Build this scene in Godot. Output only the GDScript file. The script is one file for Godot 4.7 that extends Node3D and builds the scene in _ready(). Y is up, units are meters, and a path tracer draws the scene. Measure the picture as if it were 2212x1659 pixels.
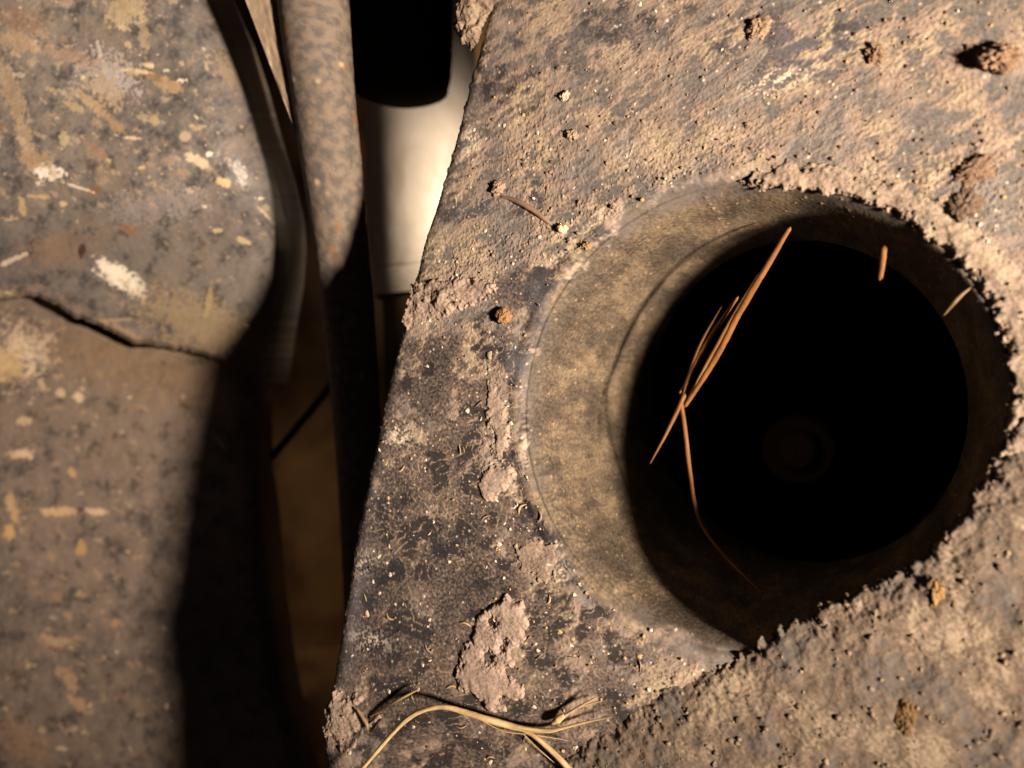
extends Node3D
# A close-up: a mud-caked painted steel arm with a round hole, older panels and a shock tube behind it.
# Metres throughout. U is the distance from the lens to the middle of the hole.
const U := 0.12
const FX := 1779.0

var cam_attr: CameraAttributesPhysical
# plate frame
var pc: Vector3
var pn: Vector3
var pt: Vector3
var pb: Vector3
const HOLE_R := 33.3      # mm, edge of the rolled mouth
# noise
var n_big: FastNoiseLite
var n_cov: FastNoiseLite
var n_mid: FastNoiseLite
var n_soft: FastNoiseLite
var n_fine: FastNoiseLite
var n_str: FastNoiseLite
var n_chip: FastNoiseLite
var n_web: FastNoiseLite
var n_cell: FastNoiseLite
var n_cval: FastNoiseLite
var n_grain: FastNoiseLite
var n_col: FastNoiseLite
var rng := RandomNumberGenerator.new()
var col := Color()        # colour the last surface lookup gave
var wet := 0.0            # 0 mud, 1 bare paint
var M := {}

func ray(x: float, y: float) -> Vector3:
	return Vector3((x - 1106.0) / FX, -(y - 829.5) / FX, -1.0)

func at(x: float, y: float, d: float) -> Vector3:
	return ray(x, y) * U * d

func plate_uv(x: float, y: float) -> Vector2:      # mm on the face of the plate
	var r := ray(x, y)
	var p := r * (pc.dot(pn) / r.dot(pn)) - pc
	return Vector2(p.dot(pt), p.dot(pb)) * 1000.0

func on_plate(u: float, v: float, h: float) -> Vector3:
	return pc + (pt * u + pb * v + pn * h) * 0.001

func mm_per_px(x: float, y: float) -> float:
	var r := ray(x, y)
	return 1000.0 * (pc.dot(pn) / r.dot(pn)) / FX

func noise(freq: float, octaves: int, seed_: int, kind := FastNoiseLite.TYPE_SIMPLEX_SMOOTH, ridged := false) -> FastNoiseLite:
	var n := FastNoiseLite.new()
	n.noise_type = kind
	n.frequency = freq
	n.seed = seed_
	if octaves > 1:
		n.fractal_type = FastNoiseLite.FRACTAL_RIDGED if ridged else FastNoiseLite.FRACTAL_FBM
		n.fractal_octaves = octaves
	else:
		n.fractal_type = FastNoiseLite.FRACTAL_NONE
	return n

func tag(o: Node, label: String, category: String, group := "") -> void:
	o.set_meta("label", label)
	o.set_meta("category", category)
	if group != "":
		o.set_meta("group", group)

func thing(called: String, label: String, category: String, where := Vector3.ZERO, group := "") -> Node3D:
	var o := Node3D.new()
	o.name = called
	o.position = where
	add_child(o, true)
	tag(o, label, category, group)
	return o

func put(called: String, mesh: Mesh, parent: Node) -> MeshInstance3D:
	var o := MeshInstance3D.new()
	o.name = called
	o.mesh = mesh
	if parent != self and parent is Node3D:
		o.position = -(parent as Node3D).position
	parent.add_child(o, true)
	return o

func mat(rough: float, spec := 0.5, c := Color.WHITE, vc := true) -> StandardMaterial3D:
	var m := StandardMaterial3D.new()
	m.albedo_color = c
	m.roughness = rough
	m.metallic_specular = spec
	m.vertex_color_use_as_albedo = vc
	m.cull_mode = BaseMaterial3D.CULL_DISABLED
	return m

# a w x h grid of points -> mesh; kind[i] 0/1 chooses the material, keep[i] 0 leaves the vertex out
func grid_mesh(P: PackedVector3Array, C: PackedColorArray, w: int, h: int, wrap: bool, mats: Array, kind := PackedByteArray(), keep := PackedByteArray(), flip := false) -> ArrayMesh:
	var N := PackedVector3Array()
	N.resize(P.size())
	for j in h:
		var j0 := maxi(j - 1, 0)
		var j1 := mini(j + 1, h - 1)
		for i in w:
			var i0 := i - 1
			var i1 := i + 1
			if wrap:
				i0 = (i0 + w) % w
				i1 = i1 % w
			else:
				i0 = maxi(i0, 0)
				i1 = mini(i1, w - 1)
			var n := (P[j * w + i1] - P[j * w + i0]).cross(P[j1 * w + i] - P[j0 * w + i])
			n = n.normalized()
			N[j * w + i] = -n if flip else n
	var mesh := ArrayMesh.new()
	var cw := w if wrap else w - 1
	var plain := kind.is_empty() and keep.is_empty()
	for s in mats.size():
		var idx := PackedInt32Array()
		idx.resize(cw * (h - 1) * 6)
		var used := PackedByteArray()
		used.resize(P.size())
		var n := 0
		for j in h - 1:
			for i in cw:
				var i2 := i + 1
				if i2 == w:
					i2 = 0
				var a := j * w + i
				var b := j * w + i2
				var c := a + w
				var d := b + w
				if not plain:
					if not keep.is_empty() and keep[a] + keep[b] + keep[c] + keep[d] == 0:
						continue
					if not kind.is_empty() and kind[a] != s:
						continue
					used[a] = 1
					used[b] = 1
					used[c] = 1
					used[d] = 1
				idx[n] = a
				idx[n + 3] = b
				if flip:
					idx[n + 1] = b
					idx[n + 2] = c
					idx[n + 4] = d
					idx[n + 5] = c
				else:
					idx[n + 1] = c
					idx[n + 2] = b
					idx[n + 4] = c
					idx[n + 5] = d
				n += 6
		idx.resize(n)
		if n == 0:
			continue
		var arr := []
		arr.resize(Mesh.ARRAY_MAX)
		if plain:
			arr[Mesh.ARRAY_VERTEX] = P
			arr[Mesh.ARRAY_NORMAL] = N
			arr[Mesh.ARRAY_COLOR] = C
		else:
			var map := PackedInt32Array()
			map.resize(P.size())
			var vp := PackedVector3Array()
			var vn := PackedVector3Array()
			var vcol := PackedColorArray()
			for k in P.size():
				if used[k]:
					map[k] = vp.size()
					vp.append(P[k])
					vn.append(N[k])
					vcol.append(C[k])
			for k in n:
				idx[k] = map[idx[k]]
			arr[Mesh.ARRAY_VERTEX] = vp
			arr[Mesh.ARRAY_NORMAL] = vn
			arr[Mesh.ARRAY_COLOR] = vcol
		arr[Mesh.ARRAY_INDEX] = idx
		mesh.add_surface_from_arrays(Mesh.PRIMITIVE_TRIANGLES, arr)
		mesh.surface_set_material(mesh.get_surface_count() - 1, mats[s])
	return mesh

# ---------------------------------------------------------------- the face of the plate
# regions: x, y, radius x, radius y (all as seen, made into mm on the plate), tilt, amount
const FW := 190
var cover := PackedFloat32Array()     # mud cover more or less
var rough_spots := PackedFloat32Array()   # lumpy mud
var thick := PackedFloat32Array()     # low mounds
var white := PackedFloat32Array()     # chalky white smears
var blue := PackedFloat32Array()      # chalky bluish paint, and paint sheen put into the colour
func regions(list: Array) -> PackedFloat32Array:
	var out := []
	for f: Array in list:
		var k := mm_per_px(f[0], f[1])
		var c := plate_uv(f[0], f[1])
		var a := deg_to_rad(f[4])
		out.append([c.x, c.y, cos(a), -sin(a), 1.0 / (f[2] * k), 1.0 / (f[3] * k), f[5]])
	var g := PackedFloat32Array()
	g.resize(FW * FW)
	for j in FW:
		for i in FW:
			g[j * FW + i] = field_sum(out, i - FW * 0.5, j - FW * 0.5)
	return g

func field_sum(list: Array, u: float, v: float) -> float:
	var s := 0.0
	for f: Array in list:
		var x: float = u - f[0]
		var y: float = v - f[1]
		var p: float = (x * f[2] + y * f[3]) * f[4]
		var q: float = (y * f[2] - x * f[3]) * f[5]
		var d := p * p + q * q
		if d < 4.0:
			s += f[6] * exp(-d * 1.2)
	return s

func field(g: PackedFloat32Array, u: float, v: float) -> float:
	var x := clampf(u + FW * 0.5, 0.0, FW - 1.01)
	var y := clampf(v + FW * 0.5, 0.0, FW - 1.01)
	var i := int(x)
	var j := int(y)
	x -= i
	y -= j
	var k := j * FW + i
	return (g[k] * (1.0 - x) + g[k + 1] * x) * (1.0 - y) + (g[k + FW] * (1.0 - x) + g[k + FW + 1] * x) * y

const PAINT := Color(0.027, 0.027, 0.032)
const MUD := Color(0.225, 0.179, 0.149)
const YELLOW := Color(0.275, 0.230, 0.172)
const PALE := Color(0.62, 0.58, 0.50)
const DARKMUD := Color(0.075, 0.057, 0.045)
const FILM := Color(0.136, 0.130, 0.127)
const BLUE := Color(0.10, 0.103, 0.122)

# height in mm over the plate at u, v; sets col and wet
func plate_at(u: float, v: float) -> float:
	var big := n_big.get_noise_2d(u, v)
	var c := 0.55 * n_cov.get_noise_2d(u, v) + 0.75 * n_mid.get_noise_2d(u, v)
	var st := n_str.get_noise_2d((u * 0.9 + v * 0.42) * 0.55, (-u * 0.42 + v * 0.9) * 1.5)
	var fine := n_fine.get_noise_2d(u, v)
	var gr := n_grain.get_noise_2d(u, v)
	var yc := n_col.get_noise_2d(u, v)
	var reg := field(cover, u, v)
	var lump := clampf(field(rough_spots, u, v), 0.0, 1.4)
	var cov := reg + 1.0 * c + 0.6 * st + 0.35 * big + 0.16 * gr
	var m := smoothstep(-0.22, 0.30, cov)
	var cd := n_cell.get_noise_2d(u, v)          # about -1 at a grain's centre
	var cv := n_cval.get_noise_2d(u, v)
	var h := m * (0.04 + 0.12 * clampf(cov, 0.0, 1.2)) + fine * (0.009 + 0.022 * m * (0.3 + lump))
	h += m * lump * (0.07 * maxf(gr, -0.1) + 0.22 * maxf(c + 0.3 * big, -0.05) + 0.10 * st)
	# little hollows where crumbs have come away
	var hole := smoothstep(0.34, 0.62, -gr - 0.35 * c) * m * clampf(lump, 0.0, 1.0)
	h -= hole * 0.14
	# single grains stuck in the film
	var grain := 0.0
	if cv > 0.5:
		grain = smoothstep(-0.62 - 0.25 * (1.0 - cv), -1.0, cd)
		h += grain * (0.02 + 0.26 * (cv - 0.5) * (cv - 0.5) * (0.15 + lump) * 2.0) * (0.2 + 0.8 * m)
	h += field(thick, u, v)
	# colour
	var mud := MUD.lerp(YELLOW, smoothstep(0.06, 0.7, yc + 0.4 * st + 0.10 * lump + 0.2 * gr))
	mud = mud.lerp(FILM, 0.85 * smoothstep(-0.02, 0.40, -yc - 0.4 * st + 0.35 * fine + 0.2 * gr))
	mud = mud.lerp(DARKMUD, 0.6 * hole)
	mud = mud * (0.98 + 0.22 * gr + 0.34 * fine + 0.18 * c)
	# thin dry film over the paint, never quite clean
	var film := clampf(0.74 + 0.45 * big + 0.75 * fine + 0.55 * gr + 0.5 * c + 0.45 * reg, 0.03, 1.0)
	var base := PAINT.lerp(Color(0.155, 0.124, 0.104), film * 0.95)
	base = base.lerp(FILM * (0.9 + 0.3 * fine + 0.3 * gr), clampf(reg * 3.2, 0.0, 0.95))
	var chip := n_chip.get_noise_2d(u + 0.5 * gr, v + 0.5 * fine)
	if chip > 0.45:
		base = base.lerp(PAINT * 0.8, 0.8 * smoothstep(0.3, 0.1, reg))
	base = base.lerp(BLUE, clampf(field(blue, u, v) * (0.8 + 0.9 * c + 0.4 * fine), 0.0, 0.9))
	var web := n_web.get_noise_2d(u, v)
	var thin := smoothstep(0.62, 0.82, web) * smoothstep(-0.2, 0.3, big + 0.6 * c + 0.5 * gr + 0.10)
	base = base.lerp(Color(0.27, 0.215, 0.175), thin * 0.8)
	h += thin * 0.05
	col = base.lerp(mud, m)
	if grain > 0.2:
		var g := (grain - 0.2) * 1.25
		if cv > 0.93:
			col = col.lerp(PALE, g * 0.85)
		elif cv > 0.80:
			col = col.lerp(Color(0.42, 0.32, 0.18), g * 0.7)
		elif cv > 0.70:
			col = col.lerp(Color(0.03, 0.024, 0.02), g * 0.8)
		else:
			col = col.lerp(mud, g * 0.6)
	var wh := field(white, u, v)
	if wh > 0.02:
		col = col.lerp(PALE, clampf(wh * smoothstep(-0.15, 0.45, st + 0.8 * fine + 0.6 * gr + 0.5 * c), 0.0, 0.95))
	wet = 1.0 if m < 0.3 and thin < 0.4 and grain < 0.3 and film < 0.62 else 0.0
	return h

var left_edge := PackedVector2Array()      # mm, from top to bottom
func build_plate_data() -> void:
	cover = regions([
		[1650, 180, 700, 380, 0, 0.42], [1150, 330, 220, 300, 0, 0.12], [2100, 500, 260, 300, 0, 0.25], [1050, 540, 260, 110, -10, 0.25],
		[1720, 100, 230, 80, 20, -0.50], [1300, 90, 190, 60, -15, -0.28], [1020, 455, 110, 22, 5, -0.8], [1130, 200, 120, 60, 30, -0.2],
		[1150, 400, 160, 60, 20, -0.25], [1240, 560, 190, 34, -22, -0.35], [1060, 620, 170, 24, 5, -0.5],
		[960, 650, 130, 50, -8, 0.55], [1080, 760, 260, 160, 0, 0.05], [1000, 900, 240, 200, 0, -0.12], [930, 1120, 240, 190, 0, -0.32],
		[1080, 1110, 150, 60, 0, -0.6], [1130, 1280, 260, 60, 25, -0.35], [880, 1350, 210, 260, 0, -0.42], [790, 1250, 60, 300, 10, -0.5],
		[1160, 1215, 60, 60, 0, 0.75], [1250, 1420, 160, 120, 20, -0.22], [1050, 1520, 300, 150, 0, -0.5], [740, 1560, 70, 90, 0, 0.5],
		[1080, 900, 40, 150, 5, 0.35], [1420, 1480, 180, 80, -25, 0.25], [1700, 1560, 360, 180, 0, 0.6], [2060, 1350, 260, 260, 0, 0.55], [2110, 1600, 120, 60, 40, -0.5],
		[860, 1480, 60, 60, 0, -0.2], [1190, 690, 40, 90, -30, -0.7], [1120, 790, 40, 70, -25, -0.6],
	])
	rough_spots = regions([
		[1700, 300, 800, 260, -8, 0.45], [960, 650, 120, 46, -8, 1.2], [1070, 550, 240, 70, -12, 0.7], [1430, 420, 230, 60, -12, 0.8],
		[1150, 330, 150, 120, 20, 0.5], [2100, 420, 160, 120, 20, 0.9], [1900, 560, 320, 120, 30, 0.4], [2080, 1380, 240, 230, 0, 0.9],
		[1600, 1560, 400, 160, -10, 0.9], [1180, 1220, 70, 60, 0, 0.7], [740, 1560, 70, 80, 0, 1.0], [1750, 60, 420, 80, 0, 0.4], [1070, 930, 50, 170, 0, 0.6],
		[1010, 900, 200, 200, 0, 0.15], [1100, 1300, 300, 300, 0, 0.2], [1300, 200, 300, 150, 0, 0.2],
	])
	thick = regions([
		[960, 650, 120, 40, -8, 0.5], [2090, 410, 120, 70, 20, 0.6], [1450, 415, 180, 40, -15, 0.5], [1180, 655, 34, 110, -32, 0.55], [1110, 800, 34, 80, -28, 0.6],
	])
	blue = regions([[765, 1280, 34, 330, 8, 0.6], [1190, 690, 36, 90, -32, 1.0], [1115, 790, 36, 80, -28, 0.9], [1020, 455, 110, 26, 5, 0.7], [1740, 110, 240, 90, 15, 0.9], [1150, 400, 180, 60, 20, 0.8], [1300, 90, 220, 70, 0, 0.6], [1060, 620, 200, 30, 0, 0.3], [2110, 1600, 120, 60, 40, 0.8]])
	white = regions([[1680, 175, 70, 24, -8, 0.9], [1010, 300, 30, 40, 0, 0.6], [1350, 330, 30, 40, 0, 0.35], [862, 940, 32, 26, 20, 0.8], [800, 1385, 50, 22, 0, 0.8], [780, 1215, 40, 20, 0, 0.7], [1080, 940, 20, 60, 10, 0.5], [1205, 1225, 18, 30, -30, 0.7], [1100, 1005, 40, 50, 0, 0.3], [1320, 470, 160, 30, -25, 0.2]])
	for q: Vector2 in [Vector2(1235, -700), Vector2(1125, -200), Vector2(1062, 0), Vector2(1038, 90), Vector2(1012, 180), Vector2(990, 270), Vector2(962, 370), Vector2(938, 450), Vector2(912, 530), Vector2(898, 590), Vector2(880, 660), Vector2(862, 730), Vector2(842, 810), Vector2(822, 900), Vector2(802, 1000), Vector2(782, 1090), Vector2(764, 1180), Vector2(750, 1270), Vector2(738, 1350), Vector2(724, 1430), Vector2(708, 1520), Vector2(694, 1580), Vector2(700, 1640), Vector2(716, 1700), Vector2(730, 1800), Vector2(745, 2200)]:
		left_edge.append(plate_uv(q.x, q.y))

func seg_hit(dx: float, dy: float, a: Vector2, b: Vector2) -> float:
	var e := b - a
	var den := dx * e.y - dy * e.x
	if absf(den) < 1e-9:
		return INF
	var t := (a.x * e.y - a.y * e.x) / den
	var s := (a.x * dy - a.y * dx) / den
	return t if t > 0.0 and s >= -1e-6 and s <= 1.000001 else INF

func build_plate() -> Node3D:
	var root := thing("perforated_steel_arm", "mud caked dark painted steel arm with a large round hole", "steel arm", pc)
	var NA := 2600
	var NV := 285
	var NO := 22
	var NS := 10
	var NR := NV + NO + NS
	var top0 := plate_uv(1600, -150).y
	var top1 := plate_uv(1600, -420).y
	var bot0 := plate_uv(735, 1700).y
	var bot1 := plate_uv(735, 2250).y
	var rt0 := plate_uv(2290, 830).x
	var rt1 := plate_uv(2560, 830).x
	var P := PackedVector3Array()
	var C := PackedColorArray()
	var K := PackedByteArray()
	P.resize(NA * NR)
	C.resize(NA * NR)
	K.resize(NA * NR)
	for i in NA:
		var th := TAU * i / NA
		var dx := cos(th)
		var dy := sin(th)
		var far := INF
		var vis := INF
		if dy > 1e-6:
			far = top1 / dy
			vis = top0 / dy
		elif dy < -1e-6:
			far = bot1 / dy
			vis = bot0 / dy
		if dx > 1e-6:
			far = minf(far, rt1 / dx)
			vis = minf(vis, rt0 / dx)
		var is_left := false
		var cosf_ := 1.0
		var enorm := Vector2.LEFT
		for k in left_edge.size() - 1:
			var t := seg_hit(dx, dy, left_edge[k], left_edge[k + 1])
			if t < far:
				far = t
				is_left = true
				var e := (left_edge[k + 1] - left_edge[k]).normalized()
				enorm = Vector2(e.y, -e.x)
				if enorm.x > 0.0:
					enorm = -enorm
				cosf_ = absf(enorm.x * dx + enorm.y * dy)
		vis = minf(vis, far)
		var r0 := HOLE_R + 3.3
		var split := minf(vis, far - 3.2)
		var nv := NV
		for j in NR:
			var rr := 0.0
			var side := 0.0
			if j < nv:
				rr = lerpf(r0, split, float(j) / (nv - 1))
			elif j < NV + NO:
				rr = lerpf(split, far, float(j - nv + 1) / (NV + NO - nv))
			else:
				rr = far
				side = float(j - NV - NO + 1) / NS
			var u := dx * rr
			var v := dy * rr
			var h := plate_at(u, v)
			# low roll around the hole mouth: groove, then the lip
			var lip := rr - HOLE_R
			h -= 0.55 * 0.6 * exp(-pow((lip - 4.3) / 0.9, 2.0)) * (0.7 + 0.3 * n_cov.get_noise_2d(u * 0.3, v * 0.3 + 9.0))
			if lip < 4.3:
				h = lerpf(h, h * 0.6, clampf((4.3 - lip) / 0.8, 0.0, 1.0))
			var ou := 0.0
			var ov := 0.0
			if is_left:
				var dl := (far - rr) * cosf_
				var w := 2.2
				if dl < w:
					var q := 1.0 - dl / w
					h -= 1.0 * (1.0 - sqrt(maxf(0.0, 1.0 - q * q)))
				if side > 0.0:
					h = lerpf(h, -14.0, side)
					ou = -enorm.x * (side * 1.5)
					ov = -enorm.y * (side * 1.5)
				if dl < 0.7:
					var jag := maxf(0.0, n_cov.get_noise_2d(u * 1.3, v * 1.3) + 0.05) * 0.7 * (1.0 - dl / 0.7) * (1.0 - side)
					ou += enorm.x * jag
					ov += enorm.y * jag
			elif side > 0.0:
				h = lerpf(h, -8.0, side)
			P[j * NA + i] = on_plate(u + ou, v + ov, h)
			C[j * NA + i] = col
			K[j * NA + i] = 1 if wet > 0.5 else 0
	put("face_plate", grid_mesh(P, C, NA, NR, true, [M.mud, M.paint], K), root)
	# the rolled mouth and the sleeve behind it
	var PA := 1000
	var PR := 140
	P.resize(PA * PR)
	C.resize(PA * PR)
	for j in PR:
		var s := float(j) / (PR - 1)
		for i in PA:
			var th := TAU * i / PA
			var r := 0.0
			var h := 0.0
			if s < 0.22:
				var a := s / 0.22 * PI * 0.5        # rolled lip
				r = HOLE_R + 3.6 - 3.6 * sin(a) - 0.5 * (s / 0.22)
				h = -0.16 - 5.0 * (1.0 - cos(a)) + 0.30 * sin(a * 2.0)
			else:
				var q := (s - 0.22) / 0.78
				r = HOLE_R - 0.5 - 0.9 * q
				h = -5.16 - 60.0 * (0.84 - 0.52 * cos(th - 0.75)) * pow(minf(q / 0.86, 1.0), 1.4)
				if q > 0.86:      # behind the sleeve the hollow widens
					var k := (q - 0.86) / 0.14
					r += 24.0 * minf(k * 2.0, 1.0)
					h = lerpf(h, -112.0, maxf(0.0, k * 2.0 - 1.0)) - 0.5 * k
			var su := th * 33.0
			var sv := h
			var f := n_fine.get_noise_3d(cos(th) * r, sin(th) * r, h * 0.55)
			var b := n_cov.get_noise_3d(cos(th) * r * 0.7, sin(th) * r * 0.7, h * 0.3) * 0.5 + n_big.get_noise_3d(cos(th) * r * 1.6, sin(th) * r * 1.6, h * 0.8) * 0.8
			var g := n_cell.get_noise_3d(cos(th) * r, sin(th) * r, h * 0.55)
			var gv := n_cval.get_noise_3d(cos(th) * r, sin(th) * r, h * 0.55)
			var cc := Color(0.082, 0.067, 0.052).lerp(Color(0.185, 0.145, 0.10), smoothstep(-0.25, 0.6, b + 0.35 * f))
			cc = cc.lerp(Color(0.005, 0.004, 0.003), smoothstep(0.85, 0.862, (s - 0.22) / 0.78))  # hollow behind the sleeve painted near black, as its deep shade
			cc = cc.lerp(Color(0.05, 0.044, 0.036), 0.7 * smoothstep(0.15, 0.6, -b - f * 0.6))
			cc = cc * (1.0 + 0.5 * f)
			cc = cc * 0.84
			var scratch := n_str.get_noise_2d(th * 60.0, h * 0.25 + r)
			cc = cc * (1.0 + 0.35 * scratch)
			var bump := f * 0.05
			if gv > (0.2 if s > 0.1 and s < 0.34 else 0.72):
				var k := smoothstep(-0.7, -1.0, g)
				bump += k * 0.22
				cc = cc.lerp(Color(0.40, 0.29, 0.15) if gv < 0.85 else Color(0.5, 0.44, 0.33), k * 0.75)
			elif gv < -0.6:
				var k := smoothstep(-0.6, -1.0, g)
				cc = cc.lerp(Color(0.02, 0.018, 0.014), k * 0.8)
			# worn lip: dark paint with bright rubbed points
			if s < 0.22:
				var worn := smoothstep(0.20, 0.11, s) * smoothstep(-0.35, 0.25, n_big.get_noise_2d(su, sv * 0.2))
				cc = cc.lerp(Color(0.075, 0.072, 0.076), worn * 0.75 * smoothstep(-0.35, 0.15, b + 0.9 * f))
			if s < 0.17:      # the mud of the face runs on over the lip
				var up := plate_at(cos(th) * (r + 0.4), sin(th) * (r + 0.4))
				var run := smoothstep(0.085, 0.035, s + 0.10 * b + 0.03 * f)
				cc = cc.lerp(col, run)
				h += up * 0.5 * run
			h -= 0.35 * exp(-pow((s - 0.075) / 0.012, 2.0))      # crease under the lip
			P[j * PA + i] = on_plate(cos(th) * (r - bump), sin(th) * (r - bump), h)
			C[j * PA + i] = cc
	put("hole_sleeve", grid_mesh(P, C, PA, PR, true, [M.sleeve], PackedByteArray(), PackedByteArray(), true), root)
	# back wall of the arm, closing the sleeve, with the washer face seen deep in the hole
	var wallp := PackedVector3Array()
	var wallc := PackedColorArray()
	var WA := 96
	var WR := 14
	for j in WR:
		for i in WA:
			var th := TAU * i / WA
			var r := 0.5 + 59.0 * j / (WR - 1)
			wallp.append(on_plate(cos(th) * r, sin(th) * r, -108.0 + 0.3 * n_cov.get_noise_2d(cos(th) * r, sin(th) * r)))
			wallc.append(Color(0.008, 0.006, 0.005))  # near-black colour stands in for shade inside the hollow
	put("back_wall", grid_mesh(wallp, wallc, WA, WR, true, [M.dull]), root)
	return root

func lathe_at(center: Vector3, axis: Vector3, prof: Array, seg: int, c: Color, m: Material) -> ArrayMesh:
	var z := axis.normalized()
	var x := z.cross(Vector3.UP if absf(z.y) < 0.9 else Vector3.RIGHT).normalized()
	var y := z.cross(x)
	var P := PackedVector3Array()
	var C := PackedColorArray()
	for q: Vector2 in prof:
		for i in seg:
			var a := TAU * i / seg
			P.append(center + (x * cos(a) + y * sin(a)) * q.x + z * q.y)
			C.append(c * (0.85 + 0.3 * n_fine.get_noise_3d(P[-1].x * 900.0, P[-1].y * 900.0, P[-1].z * 900.0)))
	return grid_mesh(P, C, seg, prof.size(), true, [m])

# ---------------------------------------------------------------- mud lying on the plate
func poly_sd(p: Vector2, poly: PackedVector2Array) -> float:      # positive inside
	var d := 1e9
	var inside := false
	var n := poly.size()
	var j := n - 1
	for i in n:
		var a := poly[i]
		var b := poly[j]
		var e := b - a
		var w := p - a
		var q := w - e * clampf(w.dot(e) / e.length_squared(), 0.0, 1.0)
		d = minf(d, q.length_squared())
		if (a.y > p.y) != (b.y > p.y) and p.x < e.x * (p.y - a.y) / e.y + a.x:
			inside = not inside
		j = i
	return sqrt(d) if inside else -sqrt(d)

# a crust with a lacy edge; thickness in mm; pits are round holes that show the paint
func mud_sheet(called: String, label: String, category: String, outline: Array, cell: float, thickness: float, edge: float, lumps: float, tint: Color, seed_: int, pits := [], lean := 0.6, group := "") -> void:
	var poly := PackedVector2Array()
	var mid := Vector2.ZERO
	var lo := Vector2(1e9, 1e9)
	var hi := -lo
	for q: Vector2 in outline:
		var p := plate_uv(q.x, q.y)
		poly.append(p)
		mid += p / outline.size()
		lo = lo.min(p)
		hi = hi.max(p)
	lo -= Vector2.ONE * (edge + 0.5)
	hi += Vector2.ONE * (edge + 0.5)
	var pit := []
	for q: Vector3 in pits:
		var p := plate_uv(q.x, q.y)
		pit.append(Vector3(p.x, p.y, q.z * mm_per_px(q.x, q.y)))
	var w := int((hi.x - lo.x) / cell) + 1
	var h := int((hi.y - lo.y) / cell) + 1
	var P := PackedVector3Array()
	var C := PackedColorArray()
	var K := PackedByteArray()
	P.resize(w * h)
	C.resize(w * h)
	K.resize(w * h)
	var o := float(seed_) * 37.1
	for j in h:
		for i in w:
			var u := lo.x + i * cell
			var v := lo.y + j * cell
			var e1 := n_cov.get_noise_2d(u + o, v - o)
			var e2 := n_grain.get_noise_2d(u - o, v + o)
			var sd := poly_sd(Vector2(u, v), poly)
			if sd < -edge - 0.3:
				P[j * w + i] = on_plate(u, v, -0.5)
				continue
			var soft := n_soft.get_noise_2d(u - o, v + o)
			sd += edge * (soft * 0.7 + e1 * 0.9 + e2 * 0.25)
			for q: Vector3 in pit:
				var dd := Vector2(u - q.x, v - q.y).length() * (1.0 + 0.35 * e2) - q.z
				sd = minf(sd, dd)
			if sd < -0.35:
				P[j * w + i] = on_plate(u, v, -0.5)
				continue
			var base := plate_at(u, v)
			var fine := n_fine.get_noise_2d(u + o, v + o)
			var top := thickness * (1.0 - exp(-maxf(sd, 0.0) / (lean * thickness + 0.05)))
			var hh := base * 0.5 + top + minf(sd, 0.0) * 2.0
			if sd > 0.0:
				hh += minf(1.0, sd * 1.5) * lumps * (0.9 * n_mid.get_noise_2d(u + o, v) + 0.16 * soft + 0.26 * e1 + 0.05 * maxf(e2, -0.2) + 0.025 * fine)
			P[j * w + i] = on_plate(u, v, hh)
			K[j * w + i] = 1
			var c := tint * (0.97 + 0.26 * fine + 0.25 * e1 + 0.15 * e2 + 0.12 * soft)
			var y := n_col.get_noise_2d(u + o, v)
			c = c.lerp(YELLOW, 0.55 * smoothstep(0.15, 0.5, y + 0.3 * e2))
			if thickness > 1.05:
				c = c.lerp(FILM * 0.62, 0.75 * smoothstep(0.05, 0.4, -y - 0.35 * soft))
			c = c.lerp(Color(0.10, 0.07, 0.05), 0.6 * smoothstep(0.25, 0.6, -fine - e1 * 0.3))
			C[j * w + i] = c
	var r := on_plate(mid.x, mid.y, 0.0)
	var ob := MeshInstance3D.new()
	ob.name = called
	ob.position = r
	for k in P.size():
		P[k] -= r
	if thickness > 1.05 or category == "mud crust":
		rng.seed = seed_
		for k in P.size():
			if K[k] and rng.randf() < cell * cell * 1.6 * smoothstep(-0.1, 0.5, n_soft.get_noise_2d(k % w * cell * 0.4, int(k / float(w)) * cell * 0.4)):
				crumb_spots.append(P[k] + r)
	ob.mesh = grid_mesh(P, C, w, h, false, [M.mud], PackedByteArray(), K)
	add_child(ob, true)
	tag(ob, label, category, group)

func ball(radius: Vector3, sub: int, lump: float, freq: float, seed_: int, c0: Color, c1: Color) -> ArrayMesh:
	var w := sub * 2
	var h := sub + 1
	var P := PackedVector3Array()
	var C := PackedColorArray()
	var n := noise(1.0, 3, seed_)
	var nf := noise(3.0, 2, seed_ + 3)
	for j in h:
		var a := PI * j / sub
		for i in w:
			var b := TAU * i / w
			var d := Vector3(sin(a) * cos(b), cos(a), sin(a) * sin(b))
			var k := 1.0 + lump * n.get_noise_3dv(d * freq) + lump * 0.35 * nf.get_noise_3dv(d * freq)
			P.append(d * radius * k)
			C.append(c0.lerp(c1, clampf(0.5 + nf.get_noise_3dv(d * freq) * 1.2, 0.0, 1.0)))
	return grid_mesh(P, C, w, h, true, [M.mud], PackedByteArray(), PackedByteArray(), true)

func clod(called: String, label: String, category: String, x: float, y: float, size_px: float, squash: Vector3, sub: int, lump: float, seed_: int, c0: Color, c1: Color, lift := 0.35, group := "") -> void:
	var k := mm_per_px(x, y)
	var p := plate_uv(x, y)
	var r := size_px * k * 0.5
	var ob := MeshInstance3D.new()
	ob.name = called
	ob.mesh = ball(squash * r * 0.001, sub, lump, 1.3, seed_, c0, c1)
	ob.basis = Basis(pt, pn, -pb) * Basis(Vector3.UP, float(seed_) * 1.7)
	ob.position = on_plate(p.x, p.y, plate_at(p.x, p.y) + r * squash.y * lift)
	add_child(ob, true)
	tag(ob, label, category, group)

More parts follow.
